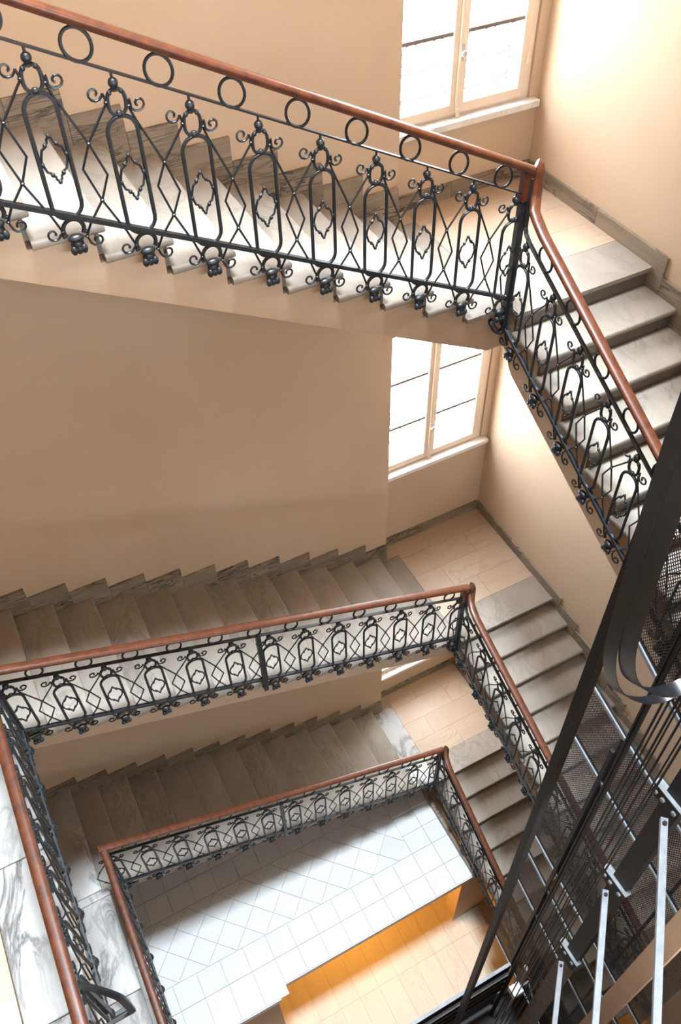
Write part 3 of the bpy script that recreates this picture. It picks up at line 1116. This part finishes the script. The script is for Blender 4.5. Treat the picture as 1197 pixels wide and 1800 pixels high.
XG = -.10
GY0, GY1 = -1.50, -3.20
GU = {1: (-1.115 + 1.93 + .72, -1.115 + 1.93, -1.115, .52), 2: (-1.98, -2.70, -4.626, .331), 3: (-5.056, -5.782, -7.712, .405)}
for n in (1, 2, 3):
    zt, zm_, zl_, s = GU[n]
    ln = lambda z, y: z - s * (-1.6 - y)
    t = thing('mesh_guard', (XG, -2.3, ln(zl_, -2.3)), 'brown wire mesh screen in pale steel frame between lift and %s short flight' % ORD[n], 'screen', 'mesh screens beside the short flights')
    fr = [(-.014, -.016), (.014, -.016), (.014, .016), (-.014, .016)]
    for z in (zt, zm_, zl_):
        MB().sweep([Vector((XG, GY0, ln(z, GY0))), Vector((XG, GY1, ln(z, GY1)))], fr).build('frame_bar', M['galv'], t, False)
        MB().sweep([Vector((XG + .004, GY0, ln(z, GY0) + .028)), Vector((XG + .004, GY1, ln(z, GY1) + .028))], [(-.006, -.008), (.006, -.008), (.006, .008), (-.006, .008)]).build('edge_strip', M['steel_dark'], t, False)
    for y in (GY0, -1.95, -2.75):
        MB().box(XG + .006, XG + .026, y - .011, y + .011, ln(zl_, y), ln(zt, y)).build('frame_upright', M['steel_dark'], t, False)
    mb = MB()
    for za, zb in ((zt, zm_), (zm_, zl_)):
        cs = [(GY1, ln(zb, GY1)), (GY0, ln(zb, GY0)), (GY0, ln(za, GY0)), (GY1, ln(za, GY1))]
        wire_mesh(mb, cs, lambda a, b, nn: (XG + nn, a, b))
    wm = mb.build('wire_mesh', M['mesh'], t, False)
    wm['kind'] = 'stuff'

PX, PY = -1.0, -2.12
PZ0, PZ1 = ZF - .3, 6.5
p = thing('lift_corner_post', (PX, PY, PZ0), 'tall black steel corner post of the lift shaft crossing the view', 'post')
mb = MB()
# L section with a rolled edge, the corner towards the well
mb.box(PX, PX + .009, PY - .052, PY, PZ0, PZ1)
mb.build('post_flange', M['steel_dark'], p, False)
MB().box(PX + .009, PX + .056, PY - .052, PY - .043, PZ0, PZ1).build('post_flange', M['steel_dark'], p, False)
MB().box(PX - .0035, PX + .0, PY - .0555, PY - .0485, PZ0, PZ1).build('edge_bead', M['steel_dark'], p, False)

GX, GYY = -.22, -2.045
gt = thing('guide_rail', (GX, GYY, PZ0), 'slim black guide rail standing at the far corner of the lift shaft', 'rail')
MB().box(GX - .017, GX + .017, GYY - .006, GYY + .006, PZ0, PZ1).build('rail_back', M['steel_dark'], gt, False)
MB().box(GX - .006, GX + .006, GYY - .036, GYY - .006, PZ0, PZ1).build('rail_web', M['steel_dark'], gt, False)
gt2 = thing('guide_rail', (-.13, -1.94, PZ0), 'second black rail just behind the slim guide rail near the screens', 'rail')
MB().box(-.142, -.118, -1.955, -1.925, PZ0, -2.3).build('rail_back', M['steel_dark'], gt2, False)

BX, BY0, BY1 = -.30, -2.444, -2.578
bm_ = thing('guide_beam', (BX, (BY0 + BY1) / 2, PZ0), 'wide dark steel channel carrying the lift brackets inside the shaft', 'beam')
MB().box(BX, BX + .012, BY1, BY0, -5.3, PZ1).build('beam_web', M['steel_dark'], bm_, False)
MB().box(BX + .0125, BX + .07, BY0 - .012, BY0, -5.3, PZ1).build('beam_flange', M['steel_dark'], bm_, False)
MB().box(BX + .0125, BX + .07, BY1, BY1 + .012, -5.3, PZ1).build('beam_flange', M['steel_dark'], bm_, False)
MB().box(BX, BX + .012, BY1 - .02, BY0 + .02, PZ0, -5.302).build('lower_beam', M['steel_brown'], bm_, False)
for zc in (-1.80, -3.24, -5.08):
    br = MB().box(BX - .02, BX - .001, BY1 - .01, BY0 + .07, zc - .06, zc + .06).build('bracket_plate', M['steel_dark'], bm_, False, 0.003)
    MB().box(BX - .026, BX + .03, BY1 - .03, BY0 + .08, zc + .061, zc + .069).build('bracket_edge', M['galv'], br, False)
    for yb in (BY0 + .04, BY0 - .02, BY1 + .02):
        MB().tube([(BX - .02, yb, zc), (BX - .034, yb, zc)], .017, 6).build('bolt_head', M['galv'], br, False)
# galvanised ties that run back to the near landings
for k, (zc, x0_, y0_, sh) in enumerate(((-1.90, -.345, -2.535, 1), (-3.36, -.345, -2.475, 1), (-5.26, -.345, -2.485, 1))):
    d = Vector((-.687, -.727, 0))
    ln_ = (y0_ - GYE) / .727 - .005
    a = Vector((x0_, y0_, zc))
    e = a + d * ln_
    tt = thing('tie_bar', a, 'pale galvanised tie bar from the lift beam, %s of three' % ('longest and highest', 'middle', 'shortest and lowest')[k], 'bar', 'galvanised tie bars')
    MB().sweep([a, e], [(-.022, -.02), (.022, -.02), (.022, .02), (-.022, .02)]).build('angle_bar', M['galv'], tt, False, 0.003)
    MB().tube([a + d * .04 + Vector((0, 0, .02)), a + d * .04 + Vector((0, 0, .038))], .014, 6).build('bolt_head', M['steel_dark'], tt, False)

tb = thing('lift_side_column', (-.28, -2.96, PZ0), 'tan painted column in the lift shaft at the lower right', 'column')
MB().box(-.28, -.22, -3.05, -2.895, PZ0, -1.0).build('column_shaft', M['tan_paint'], tb, False, 0.004)

# hoist ropes
ROPES = [(-.45, -2.25), (-.62, -2.36), (-.40, -2.29), (-.56, -2.385), (-.38, -2.345), (-.34, -2.375), (-.44, -2.44)]
ORDN = ['nearest to the slim guide rail', 'second from the slim guide rail', 'third from the slim guide rail', 'in the middle of the seven', 'third from the wide beam', 'second from the wide beam', 'nearest to the wide beam']
ROPES.sort(key=lambda q: -math.atan2(q[1] + 3.473, q[0] + 2.898))
for i, (bx, by) in enumerate(ROPES):
    o = MB().tube([(bx, by, PZ0 + 1.2), (bx, by, PZ1)], .0055 if i % 2 else .007, 6).build('hoist_rope', M['steel_dark'])
    tag(o, 'dark vertical hoist rope in the lift shaft, ' + ORDN[i], 'rope', 'hoist ropes')

# flat travelling cables
cb = []


def ribbon(path, wid, label):
    pts = [Vector(path[0])] + smooth_path(path[1:-1], 8) + [Vector(path[-1])]
    o = MB().sweep(pts, [(-.002, -wid), (.002, -wid), (.002, wid), (-.002, wid)], up=(-.45, .89, 0)).build('travelling_cable', M['cable'], None, True)
    tag(o, label, 'cable', 'flat lift cables')


ribbon([(-1.45, -2.442, 5.998), (-1.429, -2.442, 1.658), (-1.408, -2.442, 1.273), (-1.377, -2.442, 0.923), (-1.328, -2.442, 0.51), (-1.219, -2.456, 0.216), (-1.023, -2.484, 0.02), (-0.869, -2.505, 0.069), (-0.792, -2.519, 0.363), (-0.778, -2.526, 1.098), (-0.785, -2.526, 5.998)], .024, 'outer flat black lift cable hanging in a wide loop')
ribbon([(-1.429, -2.484, 5.998), (-1.408, -2.484, 1.658), (-1.38, -2.484, 1.252), (-1.352, -2.484, 0.923), (-1.307, -2.484, 0.587), (-1.219, -2.498, 0.349), (-1.051, -2.526, 0.174), (-0.897, -2.554, 0.209), (-0.834, -2.575, 0.503), (-0.82, -2.589, 1.168), (-0.827, -2.596, 5.998)], .031, 'inner flat black lift cable with a grey sheen in its loop')

# lower enclosure and control gear
t = thing('lift_enclosure', (-.9, -1.97, ZF), 'dark ribbed lift enclosure panel at the foot of the shaft', 'enclosure')
zt = -7.42
MB().box(-2.2, -.20, -2.0, -1.965, zt - .02, zt).build('top_rail', M['galv'], t, False)
MB().box(-2.2, -.20, -1.985, -1.970, ZF, zt - .021).build('panel', M['steel_dark'], t, False)
for k in range(1, 5):
    MB().box(-2.2, -.20, -2.03, -1.986, zt - .24 * k - .012, zt - .24 * k + .012).build('panel_rib', M['steel_dark'], t, False)
    MB().box(-2.2, -.20, -2.04, -2.031, zt - .24 * k - .004, zt - .24 * k + .012).build('rib_edge', M['steel_brown'], t, False)
w = MB().box(-1.6, XR, -3.3, -1.94, ZF - .6, ZF - .4)
struct('floor_pit', w, M['concrete'], 'grey concrete floor of the lift pit')

cg = thing('control_gear', (-.42, -2.25, -7.0), 'small white switch box and pipes on the lift guide near the pit', 'switch')
cz = -6.75
MB().box(-.52, -.40, -2.36, -2.25, cz - .10, cz + .02).build('switch_box', M['box'], cg, False, 0.006)
MB().box(-.36, -.33, -2.27, -2.20, cz - .25, cz + .35).build('mounting_plate', M['steel_brown'], cg, False)
MB().tube([(-.40, -2.30, cz - .03), (-.30, -2.30, cz - .03)], .012, 6).build('pipe', M['galv'], cg)
MB().tube([(-.46, -2.31, cz - .12), (-.46, -2.33, cz - .9)], .012, 6).build('pipe', M['galv'], cg)
MB().tube([(-.30, -2.30, cz - .03), (-.28, -2.42, cz - .30), (-.28, -2.46, cz - .8)], .011, 6).build('pipe', M['galv'], cg)
for i in range(5):
    MB().ball((-.33 + .02 * (i % 2), -2.20 - .015 * i, cz + .30 - .05 * i), .014, 8, 5, (1, 1, 1.2)).build('connector', M['box'], cg)
